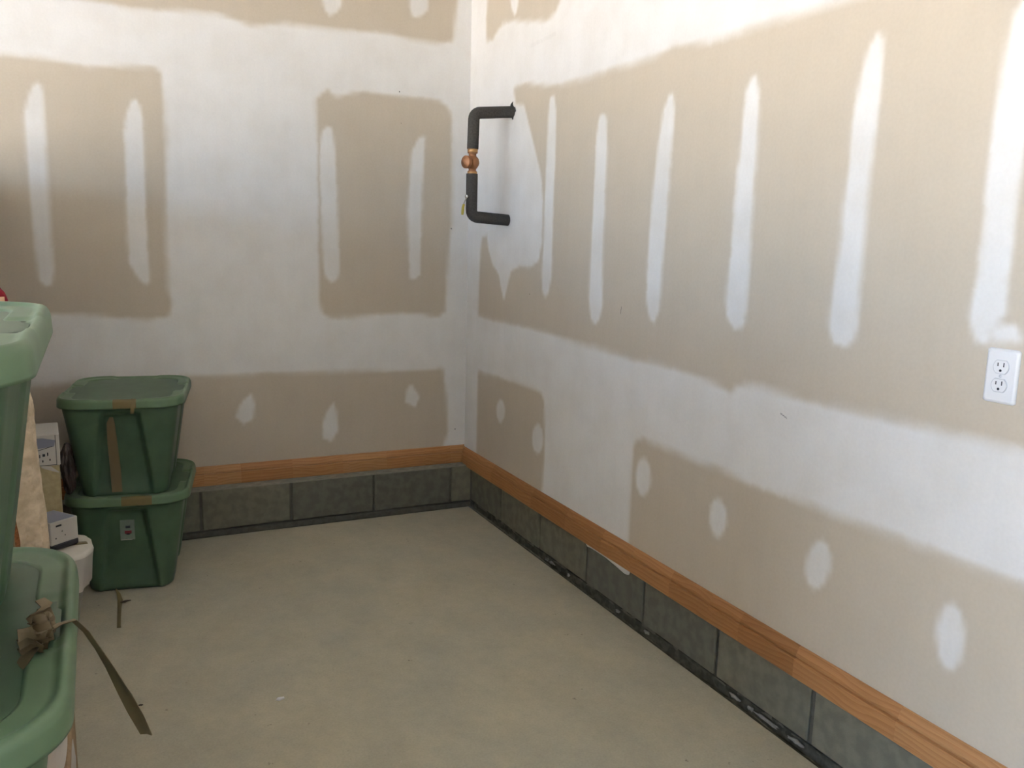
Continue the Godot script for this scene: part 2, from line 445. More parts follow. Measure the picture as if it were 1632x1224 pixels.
func slab_texture(w: int, h: int) -> ImageTexture:
	# trowelled concrete with faint brown and pale blotches, specks and swirls
	var big := noise(0.004, 4, 21); var mid := noise(0.014, 4, 22); var fine := noise(0.30, 2, 23)
	var swirl := noise(0.010, 3, 24); var pale := noise(0.006, 5, 25); var grain := noise(0.06, 3, 26)
	var out := PackedByteArray(); out.resize(w * h * 3)
	var o := 0
	for y in h:
		for x in w:
			var s := swirl.get_noise_2d(x * 0.45 + y * 0.9, y * 0.5 - x * 1.6)
			var b := big.get_noise_2d(x, y)
			var m := mid.get_noise_2d(x, y)
			var f := fine.get_noise_2d(x, y)
			var g2 := grain.get_noise_2d(x, y)
			var p := clampf(pale.get_noise_2d(x, y) * 2.2 - 0.35, 0.0, 1.0)
			var v := 1.0 + 0.018 * b + 0.026 * m + 0.026 * s + 0.040 * f + 0.022 * g2 + 0.02 * p
			if f > 0.62: v -= 0.10
			var warm := clampf(b * 1.4 + m * 0.8, -1.0, 1.0) * 0.007
			out[o] = clampi(int((0.690 + warm) * v * 255.0), 0, 255)
			out[o + 1] = clampi(int(0.663 * v * 255.0), 0, 255)
			out[o + 2] = clampi(int((0.574 - warm * 1.3) * v * 255.0), 0, 255)
			o += 3
	var img := Image.create_from_data(w, h, false, Image.FORMAT_RGB8, out)
	var g := RandomNumberGenerator.new()
	g.seed = 71
	for k in 260:      # grit and small dark spots
		var px := g.randi_range(4, w - 8); var py := g.randi_range(4, h - 8)
		var c := Color(0.30, 0.28, 0.24) if g.randf() < 0.75 else Color(0.78, 0.76, 0.70)
		for i in g.randi_range(1, 4):
			var at := Vector2i(px + g.randi_range(-1, 2), py + g.randi_range(-1, 1))
			img.set_pixelv(at, img.get_pixelv(at).lerp(c, g.randf_range(0.3, 0.75)))
	return ImageTexture.create_from_image(img)

func wood_texture(w: int, h: int) -> ImageTexture:
	# flat-sawn pine: long, wavering growth lines
	var bend := noise(0.003, 3, 41); var wob := noise(0.02, 3, 42); var pore := noise(0.12, 2, 43)
	var out := PackedByteArray(); out.resize(w * h * 3)
	var o := 0
	for y in h:
		for x in w:
			var d := y * 0.048 + bend.get_noise_2d(x * 0.30, y * 0.5) * 3.0 + wob.get_noise_2d(x * 0.10, y * 1.2) * 0.25
			var ring := pow(fposmod(d, 1.0), 1.8)
			var p := pore.get_noise_2d(x * 0.03, y * 2.0)
			var v := 1.0 - 0.085 * ring + 0.05 * p
			out[o] = clampi(int(0.93 * v * 255.0), 0, 255)
			out[o + 1] = clampi(int((0.90 - 0.04 * ring) * v * 255.0), 0, 255)
			out[o + 2] = clampi(int((0.87 - 0.08 * ring) * v * 255.0), 0, 255)
			o += 3
	return ImageTexture.create_from_image(Image.create_from_data(w, h, false, Image.FORMAT_RGB8, out))

func make_materials() -> void:
	var fine_height := noise_tex(0.25, 3, 5, Color.BLACK, Color.WHITE, 0.2, 0.8)
	M.back_dry = mat(Color.WHITE, 0.92, 0.35)
	M.back_dry.albedo_texture = drywall_texture(LEFT_PAPER, LEFT_MUD, -2.6, 0.0, 2.66, 400.0, 3, [[-0.096, 1.39, -0.094, 1.387, 2, 1.0], [-0.06, 0.395, -0.058, 0.393, 2, 1.0], [-0.36, 1.86, -0.358, 1.858, 1, 2.0], [-0.37, 2.0, -0.368, 2.0, 2, 1.0]])
	M.back_dry.texture_repeat = false
	M.right_dry = mat(Color.WHITE, 0.92, 0.35)
	M.right_dry.albedo_texture = drywall_texture(RIGHT_PAPER, RIGHT_MUD, -0.1, 4.3, 2.66, 380.0, 13, [[1.362, 1.125, 1.358, 1.100, 1, 6.0], [2.20, 0.905, 2.225, 0.896, 1, 5.0], [0.56, 2.132, 0.78, 2.140, 6, 0.22], [0.62, 1.12, 0.625, 1.118, 1, 2.0]])
	M.right_dry.texture_repeat = false
	M.plain_wall = mat(lin(0.74, 0.71, 0.66), 0.92, 0.35)
	M.ceiling = mat(lin(0.74, 0.72, 0.68), 0.95, 0.3)
	M.slab = mat(Color.WHITE, 0.72, 0.42)
	M.slab.albedo_texture = slab_texture(1100, 1500)
	bumpy(M.slab, noise_tex(0.05, 5, 6, Color.BLACK, Color.WHITE, 0.2, 0.8), 0.04)
	M.blocks = []
	var grit := noise_tex(0.02, 6, 31, lin(0.80, 0.80, 0.79), lin(1.0, 1.0, 0.98), 0.25, 0.75)
	for c in [[0.186, 0.180, 0.132], [0.168, 0.165, 0.125], [0.198, 0.191, 0.142], [0.160, 0.159, 0.125]]:
		var m := mat(lin(c[0], c[1], c[2]), 0.95, 0.3)
		grainy(m, grit, 1.7)
		bumpy(m, fine_height, 0.03)
		M.blocks.append(m)
	M.mortar = grainy(mat(lin(0.13, 0.128, 0.105), 0.97, 0.25), grit, 2.6)
	bumpy(M.mortar, fine_height, 0.2)
	M.lit_ledge = grainy(mat(lin(0.275, 0.265, 0.215), 0.97, 0.25), grit, 2.0)  # paler grey that paints light from above onto the ledge
	M.joint = grainy(mat(lin(0.085, 0.085, 0.072), 0.97, 0.25), noise_tex(0.03, 5, 33, lin(0.6, 0.6, 0.55), lin(1.0, 1.0, 0.95), 0.35, 0.62), 1.3)
	M.lime = grainy(mat(lin(0.26, 0.26, 0.24), 0.97, 0.2), grit, 5.0)
	M.woods = []
	var wood := wood_texture(1024, 160)
	for c in [[0.52, 0.270, 0.108], [0.55, 0.300, 0.128], [0.45, 0.228, 0.088], [0.58, 0.335, 0.150], [0.40, 0.195, 0.072]]:
		var m := mat(lin(c[0], c[1], c[2]), 0.52, 0.45)
		m.albedo_texture = wood
		M.woods.append(m)
	M.compound = mat(lin(0.76, 0.74, 0.71), 0.9, 0.35)
	var plastic_bump := noise_tex(0.3, 2, 51, Color.BLACK, Color.WHITE, 0.2, 0.8)
	M.tub = grainy(mat(lin(0.069, 0.126, 0.067), 0.42, 0.5), noise_tex(0.02, 4, 52, lin(0.86, 0.86, 0.86), lin(1, 1, 1), 0.3, 0.7), 0.9)
	M.lid = grainy(mat(lin(0.128, 0.208, 0.108), 0.40, 0.5), noise_tex(0.02, 4, 53, lin(0.86, 0.86, 0.86), lin(1, 1, 1), 0.3, 0.7), 0.9)
	M.foam = bumpy(grainy(mat(lin(0.074, 0.069, 0.060), 0.93, 0.35), noise_tex(0.05, 4, 54, lin(0.7, 0.7, 0.7), lin(1, 1, 1)), 4.0), plastic_bump, 0.03)
	M.brass = mat(lin(0.52, 0.29, 0.12), 0.38, 0.5, 0.9)
	M.bronze = mat(lin(0.33, 0.155, 0.075), 0.45, 0.5, 0.7)
	M.chrome = mat(lin(0.6, 0.6, 0.6), 0.25, 0.5, 1.0)
	M.yellow = mat(lin(0.46, 0.36, 0.03), 0.45)
	M.plate = mat(lin(0.74, 0.735, 0.72), 0.30, 0.5)
	M.slot = mat(lin(0.015, 0.015, 0.015), 0.7)
	M.screw = mat(lin(0.62, 0.63, 0.64), 0.35, 0.5, 0.3)
	M.tape = mat(Color(lin(0.24, 0.185, 0.075), 0.70), 0.38, 0.5)
	M.tape.transparency = BaseMaterial3D.TRANSPARENCY_ALPHA
	M.tape_dull = mat(lin(0.175, 0.130, 0.066), 0.55, 0.45)
	M.card = grainy(mat(lin(0.43, 0.36, 0.20), 0.85, 0.35), noise_tex(0.03, 4, 55, lin(0.85, 0.85, 0.82), lin(1, 1, 1)), 2.0)
	M.kraft = grainy(mat(lin(0.36, 0.25, 0.15), 0.88, 0.3), noise_tex(0.03, 4, 56, lin(0.85, 0.85, 0.82), lin(1, 1, 1)), 2.0)
	M.white_card = mat(lin(0.47, 0.44, 0.38), 0.55, 0.45)
	M.film = mat(Color(lin(0.78, 0.72, 0.63), 0.62), 0.40, 0.5)
	M.film.transparency = BaseMaterial3D.TRANSPARENCY_ALPHA
	M.film_clear = mat(Color(lin(0.7, 0.7, 0.7), 0.10), 0.3, 0.5)
	M.film_clear.transparency = BaseMaterial3D.TRANSPARENCY_ALPHA
	M.tub_lid = mat(lin(0.62, 0.58, 0.50), 0.45, 0.45)
	M.clear = mat(Color(lin(0.36, 0.33, 0.27), 0.62), 0.35, 0.5)
	M.clear.transparency = BaseMaterial3D.TRANSPARENCY_ALPHA
	M.rug = grainy(mat(lin(0.34, 0.14, 0.06), 0.95, 0.25), noise_tex(0.06, 5, 57, lin(0.55, 0.5, 0.45), lin(1, 1, 1)), 3.0)
	M.wrap = bumpy(grainy(mat(lin(0.74, 0.60, 0.42), 0.60, 0.4), noise_tex(0.025, 5, 58, lin(0.72, 0.68, 0.62), lin(1, 1, 1)), 1.6), noise_tex(0.04, 4, 59, Color.BLACK, Color.WHITE, 0.2, 0.8), 0.5)
	M.red = grainy(mat(lin(0.33, 0.006, 0.018), 0.85, 0.4), noise_tex(0.05, 4, 60, lin(0.7, 0.7, 0.7), lin(1, 1, 1)), 4.0)
	M.peach = mat(lin(0.75, 0.46, 0.26), 0.7)
	M.bag = mat(lin(0.075, 0.05, 0.038), 0.42, 0.5)
	M.ink = mat(lin(0.02, 0.02, 0.02), 0.7)
	M.ink_red = mat(lin(0.16, 0.02, 0.02), 0.6)
	M.ink_blue = mat(lin(0.20, 0.21, 0.25), 0.4)
	M.black_base = mat(lin(0.02, 0.02, 0.022), 0.5)
	M.drive = grainy(mat(lin(0.50, 0.47, 0.42), 0.95, 0.3), noise_tex(0.03, 4, 61, lin(0.85, 0.85, 0.85), lin(1, 1, 1)), 0.3)
	M.leaf = mat(lin(0.05, 0.035, 0.02), 0.8)

# ---------------------------------------------------------------- the room
func quad_uv(a: Vector3, b: Vector3, c: Vector3, d: Vector3, uvs: Array, thick: Vector3) -> ArrayMesh:
	# a slab: face a b c d with the given texture coordinates, backed by a body of some thickness
	var V := PackedVector3Array([a, b, c, d]); var T := PackedVector2Array(uvs)
	var I := PackedInt32Array([0, 1, 2, 0, 2, 3])
	var back := [a + thick, b + thick, c + thick, d + thick]
	var face := [a, b, c, d]
	for k in 4: V.append(back[k]); T.append(uvs[k])
	I.append_array([4, 6, 5, 4, 7, 6])
	for k in 4:
		var n := (k + 1) % 4
		var s := V.size()
		for p in [face[k], back[k], back[n], face[n]]: V.append(p)
		for q in [k, k, n, n]: T.append(uvs[q])
		I.append_array([s, s + 1, s + 2, s, s + 2, s + 3])
	return finish(V, I, T, true)

func build_room() -> void:
	var fl := put("floor", quad_uv(Vector3(-6.75, 0, 6.4), Vector3(-0.012, 0, 6.4), Vector3(-0.012, 0, -0.01), Vector3(-6.75, 0, -0.01), [Vector2(-6.75 / 3.3, 6.4 / 4.5), Vector2(0, 6.4 / 4.5), Vector2(0, 0), Vector2(-6.75 / 3.3, 0)], Vector3(0, -0.12, 0)), M.slab)
	fl.set_meta("kind", "structure")
	var ce := put("ceiling", box_mesh(Vector3(-6.75, 2.75, -0.3), Vector3(0.2, 2.9, 6.6)), M.ceiling)
	ce.set_meta("kind", "structure")

	# back wall: drywall above, a block course standing proud of it below
	var wb := structure("wall_back")
	var uv := func(x: float, y: float) -> Vector2: return Vector2((x + 2.6) / 2.6, (2.66 - y) / 2.66)
	put("drywall", quad_uv(Vector3(-2.6, 0.2, WALL_Z), Vector3(0.0, 0.2, WALL_Z), Vector3(0.0, 2.75, WALL_Z), Vector3(-2.6, 2.75, WALL_Z), [uv.call(-2.6, 0.2), uv.call(0, 0.2), uv.call(0, 2.659), uv.call(-2.6, 2.659)], Vector3(0, 0, -0.14)), M.back_dry, wb)
	put("drywall", box_mesh(Vector3(-6.75, 0.2, WALL_Z - 0.14), Vector3(-2.6, 2.75, WALL_Z)), M.plain_wall, wb)
	block_course(wb, true)
	# right wall
	var wr := structure("wall_right")
	var uz := func(z: float, y: float) -> Vector2: return Vector2((z + 0.1) / 4.4, (2.66 - y) / 2.66)
	put("drywall", quad_uv(Vector3(WALL_X, 0.205, 4.3), Vector3(WALL_X, 0.205, -0.1), Vector3(WALL_X, 2.75, -0.1), Vector3(WALL_X, 2.75, 4.3), [uz.call(4.3, 0.205), uz.call(-0.1, 0.205), uz.call(-0.1, 2.659), uz.call(4.3, 2.659)], Vector3(0.15, 0, 0)), M.right_dry, wr)
	put("drywall", box_mesh(Vector3(WALL_X, 0.205, 4.3), Vector3(0.147, 2.75, 6.4)), M.plain_wall, wr)
	block_course(wr, false)
	# the two walls behind the camera; the one on the left has the open garage door
	var wf := structure("wall_front")
	put("drywall", box_mesh(Vector3(-6.75, 0, 6.4), Vector3(0.2, 2.75, 6.55)), M.plain_wall, wf)
	var wl := structure("wall_left")
	put("drywall", box_mesh(Vector3(-6.75, 0, WALL_Z), Vector3(-6.6, 2.75, DOOR_A)), M.plain_wall, wl)
	put("drywall", box_mesh(Vector3(-6.75, 0, DOOR_B), Vector3(-6.6, 2.75, 6.4)), M.plain_wall, wl)
	put("drywall", box_mesh(Vector3(-6.75, DOOR_H, DOOR_A), Vector3(-6.6, 2.75, DOOR_B)), M.plain_wall, wl)
	# the sunlit drive outside the door
	var dr := put("driveway", box_mesh(Vector3(-150, -0.25, -110), Vector3(-6.75, -0.03, 116)), M.drive)
	dr.set_meta("kind", "structure")
	baseboards()

func block_course(wall: Node3D, back: bool) -> void:
	# blocks with their joints raked back, a bed below and the rough gap along the slab
	var top := 0.2215
	var len_total := 6.5 if back else 6.2
	var gap := 0.0055 if back else 0.008
	var joints := []
	var p := 0.1134 if back else 0.3705
	joints.append(-0.1 if back else 0.0)
	while p < len_total:
		joints.append(p); p += BLOCK
	joints.append(len_total)
	for k in joints.size() - 1:
		var a: float = joints[k] + gap; var b: float = joints[k + 1] - gap
		if k == 0: a = 0.001 if back else 0.006
		var j := rng.randf_range(-0.0015, 0.0015)
		var m: Material = M.blocks[(k * 3 + (0 if back else 1) + int(k / 2.0)) % 4]
		if back: put("concrete_block", box_mesh(Vector3(-b, 0.034, -0.10), Vector3(-a, top + j * 0.5, j), 0.004), m, wall)
		else: put("concrete_block", box_mesh(Vector3(0.001 + j, 0.036, a), Vector3(0.13, 0.205, b), 0.004), m, wall)
	if back:
		put("mortar", box_mesh(Vector3(-len_total, 0.02, -0.1), Vector3(-0.0, top - 0.006, -0.011)), M.mortar, wall)
		put("mortar_bed", strip(true, -len_total, 0.0, 0.0, 0.029, -0.001, 0.0025, 7), M.mortar, wall)
		put("lit_ledge_top", box_mesh(Vector3(-len_total, 0.218, -0.10), Vector3(-0.001, 0.2238, -0.002), 0.002), M.lit_ledge, wall)  # thin slab on the ledge, its upward light painted as a paler colour
		put("footing", box_mesh(Vector3(-len_total, -0.12, -0.22), Vector3(0.0, 0.022, -0.018)), M.joint, wall)
	else:
		put("mortar", box_mesh(Vector3(0.011, 0.02, -0.08), Vector3(0.12, 0.204, len_total)), M.mortar, wall)
		put("mortar_bed", strip(false, -0.02, len_total, -0.012, 0.031, 0.010, 0.007, 9), M.joint, wall)
		put("footing", box_mesh(Vector3(0.024, -0.12, -0.1), Vector3(0.16, 0.03, len_total)), M.joint, wall)
		# crusts of lime and mortar droppings in the gap
		for q in [[0.86, 0.03], [0.905, 0.05], [1.43, 0.03], [1.62, 0.035], [2.10, 0.05], [2.17, 0.03], [2.245, 0.11], [1.05, 0.02], [2.36, 0.07]]:
			put("mortar_crumb", crumb(Vector3(0.001, 0.016, q[0]), Vector3(0.005, 0.006, q[1] * 0.4), int(q[0] * 100)), M.lime, wall)

func strip(back: bool, a: float, b: float, y0: float, y1: float, face: float, rough: float, s: int) -> ArrayMesh:
	# a long rough bed of mortar
	var n := noise(9.0, 4, s)
	var rings := []
	var cnt := int((b - a) / 0.015)
	for k in cnt + 1:
		var t := lerpf(a, b, float(k) / cnt)
		var ring := PackedVector3Array()
		for q in 7:
			var y := lerpf(y0, y1, q / 6.0)
			var d := face + n.get_noise_2d(t, y * 4.0) * rough
			if back: ring.append(Vector3(t, y, -d))
			else: ring.append(Vector3(d, y, t))
		if back:
			ring.append(Vector3(t, y1, -0.05)); ring.append(Vector3(t, y0, -0.05))
		else:
			ring.append(Vector3(0.06, y1, t)); ring.append(Vector3(0.06, y0, t))
		rings.append(ring)
	return loft(rings)

func crumb(c: Vector3, r: Vector3, s: int) -> ArrayMesh:
	var n := noise(60.0, 2, s)
	var rings := []
	for i in 7:
		var a := PI * (i + 0.5) / 7.0
		var ring := PackedVector3Array()
		for k in 10:
			var t := TAU * k / 10
			var d := Vector3(sin(a) * cos(t), sin(a) * sin(t), cos(a))
			ring.append(c + d * r * (1.0 + 0.9 * n.get_noise_3d(d.x * 0.02 + c.z, d.y * 0.02, d.z * 0.02)))
		rings.append(ring)
	return loft(rings)

func board_profile() -> Array:
	# [out from the wall, height]: thick below, a stepped and eased top
	return [[0.0, 0.0], [0.022, 0.0], [0.024, 0.002], [0.024, 0.052], [0.0225, 0.0545], [0.0140, 0.0555], [0.0135, 0.0575], [0.0170, 0.0595], [0.0170, 0.064], [0.0145, 0.071], [0.0105, 0.078], [0.0075, 0.083], [0.0065, 0.0865], [0.003, 0.089], [0.0, 0.089]]

func board(seg: Array, back: bool, y: float, mitre0: bool, u0: float) -> ArrayMesh:
	var prof := board_profile()
	var V := PackedVector3Array(); var I := PackedInt32Array(); var T := PackedVector2Array()
	var n := prof.size()
	var vs := [0.0]
	for k in range(1, n): vs.append(vs[-1] + Vector2(prof[k][0], prof[k][1]).distance_to(Vector2(prof[k - 1][0], prof[k - 1][1])))
	for e in 2:
		for k in n:
			var d: float = prof[k][0]; var h: float = prof[k][1]
			var t: float = seg[e]
			if e == 0 and mitre0: t += d
			if back: V.append(Vector3(WALL_X - t, y + h, WALL_Z + d))
			else: V.append(Vector3(WALL_X - d, y + h, WALL_Z + t))
			T.append(Vector2(u0 + t / 0.7, vs[k] / 0.11 + u0 * 3.7))
	for k in n:
		var b := (k + 1) % n
		I.append_array([k, b, n + b, k, n + b, n + k])
	for k in range(1, n - 1):
		I.append_array([0, k + 1, k, n, n + k, n + k + 1])
	return finish(V, I, T, true)

func baseboards() -> void:
	for side in 2:
		var back := side == 0
		var bb := structure("baseboard_back" if back else "baseboard_right")
		var cuts: Array = [0.0, 0.085, 0.225, 0.43, 0.655, 0.90, 1.14, 1.305, 1.60, 1.95, 2.35, 2.9, 3.6, 4.6, 5.6, 6.6] if back else [0.0, 0.40, 0.83, 1.14, 1.42, 1.86, 2.21, 2.44, 2.78, 3.20, 3.7, 4.3, 5.1, 5.8, 6.488]
		var tone := [3, 1, 1, 3, 1, 0, 3, 1, 0] if back else [0, 2, 4, 2, 0, 2, 4, 0, 1, 3]
		for k in cuts.size() - 1:
			var o := put("pine_board", board([cuts[k], cuts[k + 1]], back, 0.2245 if back else 0.2145, k == 0, k * 0.37 + side * 0.2), M.woods[tone[k % tone.size()]], bb)
			o.position.y += 0.0

# ---------------------------------------------------------------- pipe, outlet
func build_pipe() -> void:
	var t := thing("insulated_pipe", Vector3(0, 0, 0))
	tag(t, "black foam-insulated pipe loop standing off the drywall near the corner, with brass valve", "pipe")
	var px := -0.186; var pz := 0.395; var yt := 1.930; var yb := 1.480; var r := 0.0255
	var bend := func(c: Vector3, a0: float, a1: float) -> Array:
		var o := []
		for k in 7:
			var a := lerpf(a0, a1, k / 6.0)
			o.append(c + Vector3(cos(a), sin(a), 0) * 0.03)
		return o
	var up := PackedVector3Array([Vector3(0.0, yt + 0.016, pz + 0.008)])
	up.append(Vector3(-0.08, yt + 0.008, pz + 0.004))
	for q in bend.call(Vector3(px + 0.03, yt - 0.03, pz), PI / 2, PI): up.append(q)
	up.append(Vector3(px - 0.001, 1.85, pz)); up.append(Vector3(px - 0.003, 1.774, pz))
	put("upper_insulation", swept(up, r), M.foam, t)
	var lo := PackedVector3Array([Vector3(px - 0.004, 1.668, pz), Vector3(px - 0.004, 1.60, pz)])
	for q in bend.call(Vector3(px + 0.026, yb + 0.03, pz), PI, PI * 1.5): lo.append(q)
	lo.append(Vector3(-0.08, yb - 0.004, pz - 0.006)); lo.append(Vector3(0.0, yb - 0.008, pz - 0.014))
	put("lower_insulation", swept(lo, r), M.foam, t)
	put("torn_flap", loft([circle(Vector3(-0.008, yt + 0.034, pz + 0.01), Vector3.UP, 0.010, 8), circle(Vector3(-0.010, yt + 0.048, pz + 0.012), Vector3.UP, 0.005, 8), circle(Vector3(-0.004, yt + 0.060, pz + 0.012), Vector3.UP, 0.001, 8)]), M.foam, t)
	# ragged end of the sleeve where it enters the wall
	put("torn_sleeve_end", crumb(Vector3(-0.004, yt + 0.012, pz + 0.012), Vector3(0.006, 0.024, 0.024), 5), M.foam, t)
	# brass valve between the sleeves
	var vx := px - 0.003
	var v := put("valve_body", turned(Vector3(vx, 1.660, pz), Vector3.UP, [[0.0, 0.014], [0.004, 0.0205], [0.018, 0.0215], [0.020, 0.017], [0.028, 0.0165], [0.034, 0.022], [0.044, 0.0275], [0.060, 0.029], [0.072, 0.0275], [0.080, 0.021], [0.084, 0.0165], [0.094, 0.017], [0.096, 0.0225], [0.116, 0.0225], [0.118, 0.014]], 28), M.bronze, t)
	put("valve_nut", turned(Vector3(vx, 1.662, pz), Vector3.UP, [[0.0, 0.018], [0.002, 0.0235], [0.014, 0.0235], [0.016, 0.018]], 8), M.brass, v)
	put("valve_nut", turned(Vector3(vx, 1.758, pz), Vector3.UP, [[0.0, 0.018], [0.002, 0.0245], [0.016, 0.0245], [0.018, 0.018]], 8), M.brass, v)
	var out := Vector3(-0.93, 0.0, 0.36).normalized()
	put("valve_cap", turned(Vector3(vx, 1.716, pz), out, [[0.0, 0.020], [0.026, 0.020], [0.028, 0.026], [0.033, 0.0275], [0.042, 0.0275], [0.045, 0.024], [0.046, 0.014], [0.050, 0.012], [0.051, 0.002]], 28), M.bronze, v)
	put("valve_cap_boss", turned(Vector3(vx, 1.716, pz), Vector3(0.35, 0.0, 0.93), [[0.0, 0.022], [0.022, 0.021], [0.026, 0.012], [0.027, 0.002]], 20), M.bronze, v)
	# small lever valve in the lower leg
	var st := put("lever_stem", turned(Vector3(px - 0.022, 1.568, pz + 0.01), Vector3(-0.8, 0.0, 0.35), [[0.0, 0.0065], [0.010, 0.0065], [0.011, 0.0085], [0.017, 0.0085], [0.018, 0.004]], 8), M.chrome, t)
	put("lever_arm", ribbon([Vector3(px - 0.035, 1.566, pz + 0.014), Vector3(px - 0.040, 1.553, pz + 0.016), Vector3(px - 0.047, 1.540, pz + 0.018), Vector3(px - 0.050, 1.528, pz + 0.018)], [Vector3.BACK, Vector3.BACK, Vector3.BACK, Vector3.BACK], [0.010, 0.010, 0.010, 0.010], 0.0012), M.chrome, t)
	put("lever_grip", ribbon([Vector3(px - 0.0485, 1.534, pz + 0.018), Vector3(px - 0.052, 1.520, pz + 0.018), Vector3(px - 0.054, 1.500, pz + 0.018), Vector3(px - 0.055, 1.488, pz + 0.018)], [Vector3.BACK, Vector3.BACK, Vector3.BACK, Vector3.BACK], [0.013, 0.016, 0.016, 0.012], 0.0032), M.yellow, t)

func build_outlet() -> void:
	var c := Vector3(WALL_X, 1.134, 2.838)
	var t := thing("wall_outlet", c)
	tag(t, "white duplex wall outlet on the drywall at the right edge", "outlet")
	# cover plate with eased edges
	var rings := []
	for q in [[0.0, 0.0], [0.0, 0.002], [0.003, 0.0052], [0.006, 0.0062]]:
		var ring := PackedVector3Array()
		for p in rect_ring(0.0735 - 2 * q[0], 0.1155 - 2 * q[0], 0.004, 0.0, 48): ring.append(Vector3(-q[1], p.z, p.x))
		rings.append(ring)
	put("cover_plate", loft(rings), M.plate, t)
	for s in [1.0, -1.0]:
		var yc: float = s * 0.0195
		var face := []
		for q in [[0.0, 0.0056], [0.0, 0.0078], [0.0008, 0.0084]]:
			var ring := PackedVector3Array()
			for k in 40:
				var a := TAU * k / 40
				ring.append(Vector3(-q[1], yc + clampf(sin(a) * (0.0172 - q[0]), -0.0138 + q[0], 0.0138 - q[0]), cos(a) * (0.0172 - q[0])))
			face.append(ring)
		var f := put("receptacle", loft(face), M.plate, t)
		put("gap_ring", ring_gap(yc), M.screw, t)
		put("slot", box_mesh(Vector3(-0.0087, yc + 0.0005, 0.0055), Vector3(-0.008, yc + 0.0095, 0.0077)), M.slot, f)
		put("slot", box_mesh(Vector3(-0.0087, yc + 0.0012, -0.0077), Vector3(-0.008, yc + 0.0085, -0.0055)), M.slot, f)
		put("ground_hole", turned(Vector3(-0.008, yc - 0.0075, 0.0), Vector3(-1, 0, 0), [[0.0, 0.003], [0.0007, 0.0028]], 12), M.slot, f)
	put("screw", turned(Vector3(-0.006, 0, 0), Vector3(-1, 0, 0), [[0.0, 0.0034], [0.001, 0.003], [0.0014, 0.0015]], 12), M.screw, t)

func ring_gap(yc: float) -> ArrayMesh:
	var rings := []
	for q in [[0.0172, 0.0060], [0.0172, 0.0066], [0.0184, 0.0066], [0.0184, 0.0060]]:
		var ring := PackedVector3Array()
		for k in 40:
			var a := TAU * k / 40
			var r: float = q[0]
			ring.append(Vector3(-q[1], yc + clampf(sin(a) * r, -r * 0.81, r * 0.81), cos(a) * r))
		rings.append(ring)
	return loft(rings, false, false)

# ---------------------------------------------------------------- storage bins
func tub_mesh(w: float, l: float, h: float) -> ArrayMesh:
	var rings := []
	var wb := w - 0.150; var lb := l - 0.105
	for q in [[0.0, 0.020], [0.003, 0.008], [0.010, 0.002], [0.018, 0.0]]: rings.append([q[0], q[1]])
	var rows := 40
	for k in range(1, rows + 1): rings.append([0.018 + (h - 0.018) * k / rows, 0.0])
	var out := []
	for q in rings:
		var y: float = q[0]
		var t := y / h
		var ring := rect_ring(lerpf(wb, w - 0.034, t) - 2 * q[1], lerpf(lb, l - 0.034, t) - 2 * q[1], lerpf(0.055, 0.06, t), y, 200)
		# the channel pressed into each end below the grip
		var hw := lerpf(0.105, 0.062, clampf(y / (h * 0.86), 0.0, 1.0))
		for k in ring.size():
			var p := ring[k]
			var at_end := smoothstep(l * 0.32, l * 0.36, absf(p.z))
			var inside := 1.0 - smoothstep(hw - 0.006, hw + 0.006, absf(p.x))
			var high := 1.0 - smoothstep(h * 0.85, h * 0.87, y)
			var low := smoothstep(0.0, h * 0.25, y)
			p.z -= signf(p.z) * inside * at_end * high * (0.008 + 0.020 * low)
			# shallow ribs on the long sides
			var side := smoothstep(w * 0.26, w * 0.30, absf(p.x)) * (1.0 - at_end)
			p.x -= signf(p.x) * side * 0.006 * (1.0 - smoothstep(0.085, 0.10, absf(p.z))) * high
			ring[k] = p
		out.append(ring)
	return loft(out, true, true)

func lid_mesh(w: float, l: float) -> ArrayMesh:
	var rings := []
	# [inset, height, how far the corner ears lift it, how far the grip notches sink it]
	for q in [[0.010, -0.034, 0, 0], [0.0, -0.034, 0, 0], [0.0, -0.030, 0, 0], [0.0012, -0.010, 0, 0], [0.0030, -0.0045, 0.3, 0], [0.0055, -0.0012, 0.6, 0], [0.009, 0.0, 0.8, 0], [0.0125, -0.0008, 0.9, 0], [0.0155, -0.0035, 1, 0.2], [0.019, -0.0055, 1, 0.8], [0.023, -0.006, 1, 1], [0.044, -0.006, 1, 1], [0.048, -0.0072, 0.9, 1], [0.052, -0.0105, 0.6, 1], [0.060, -0.0185, 0.1, 0.6], [0.064, -0.0205, 0, 0.2], [0.070, -0.021, 0, 0], [0.084, -0.021, 0, 0], [0.087, -0.019, 0, 0], [0.104, -0.019, 0, 0], [0.107, -0.021, 0, 0], [0.15, -0.021, 0, 0]]:
		var ring := rect_ring(w - 2 * q[0], l - 2 * q[0], maxf(0.108 - q[0] * 0.80, 0.02), q[1], 200)
		for k in ring.size():
			var p := ring[k]
			var fx: float = absf(p.x) / (w / 2 - q[0]); var fz: float = absf(p.z) / (l / 2 - q[0])
			var on_side: bool = fx > 0.995
			var along := absf(p.z) if on_side else absf(p.x)
			var ear := smoothstep(0.075, 0.095, along) if (on_side or fz > 0.995) else 1.0
			p.y += 0.0035 * ear * q[2]
			var notch := 1.0 - smoothstep(0.030, 0.046, along) if on_side else (1.0 - smoothstep(0.025, 0.04, along)) * 0.35 * (1.0 if fz > 0.995 else 0.0)
			p.y -= 0.016 * notch * q[3]
			ring[k] = p
		rings.append(ring)
	return loft(rings, true, true)

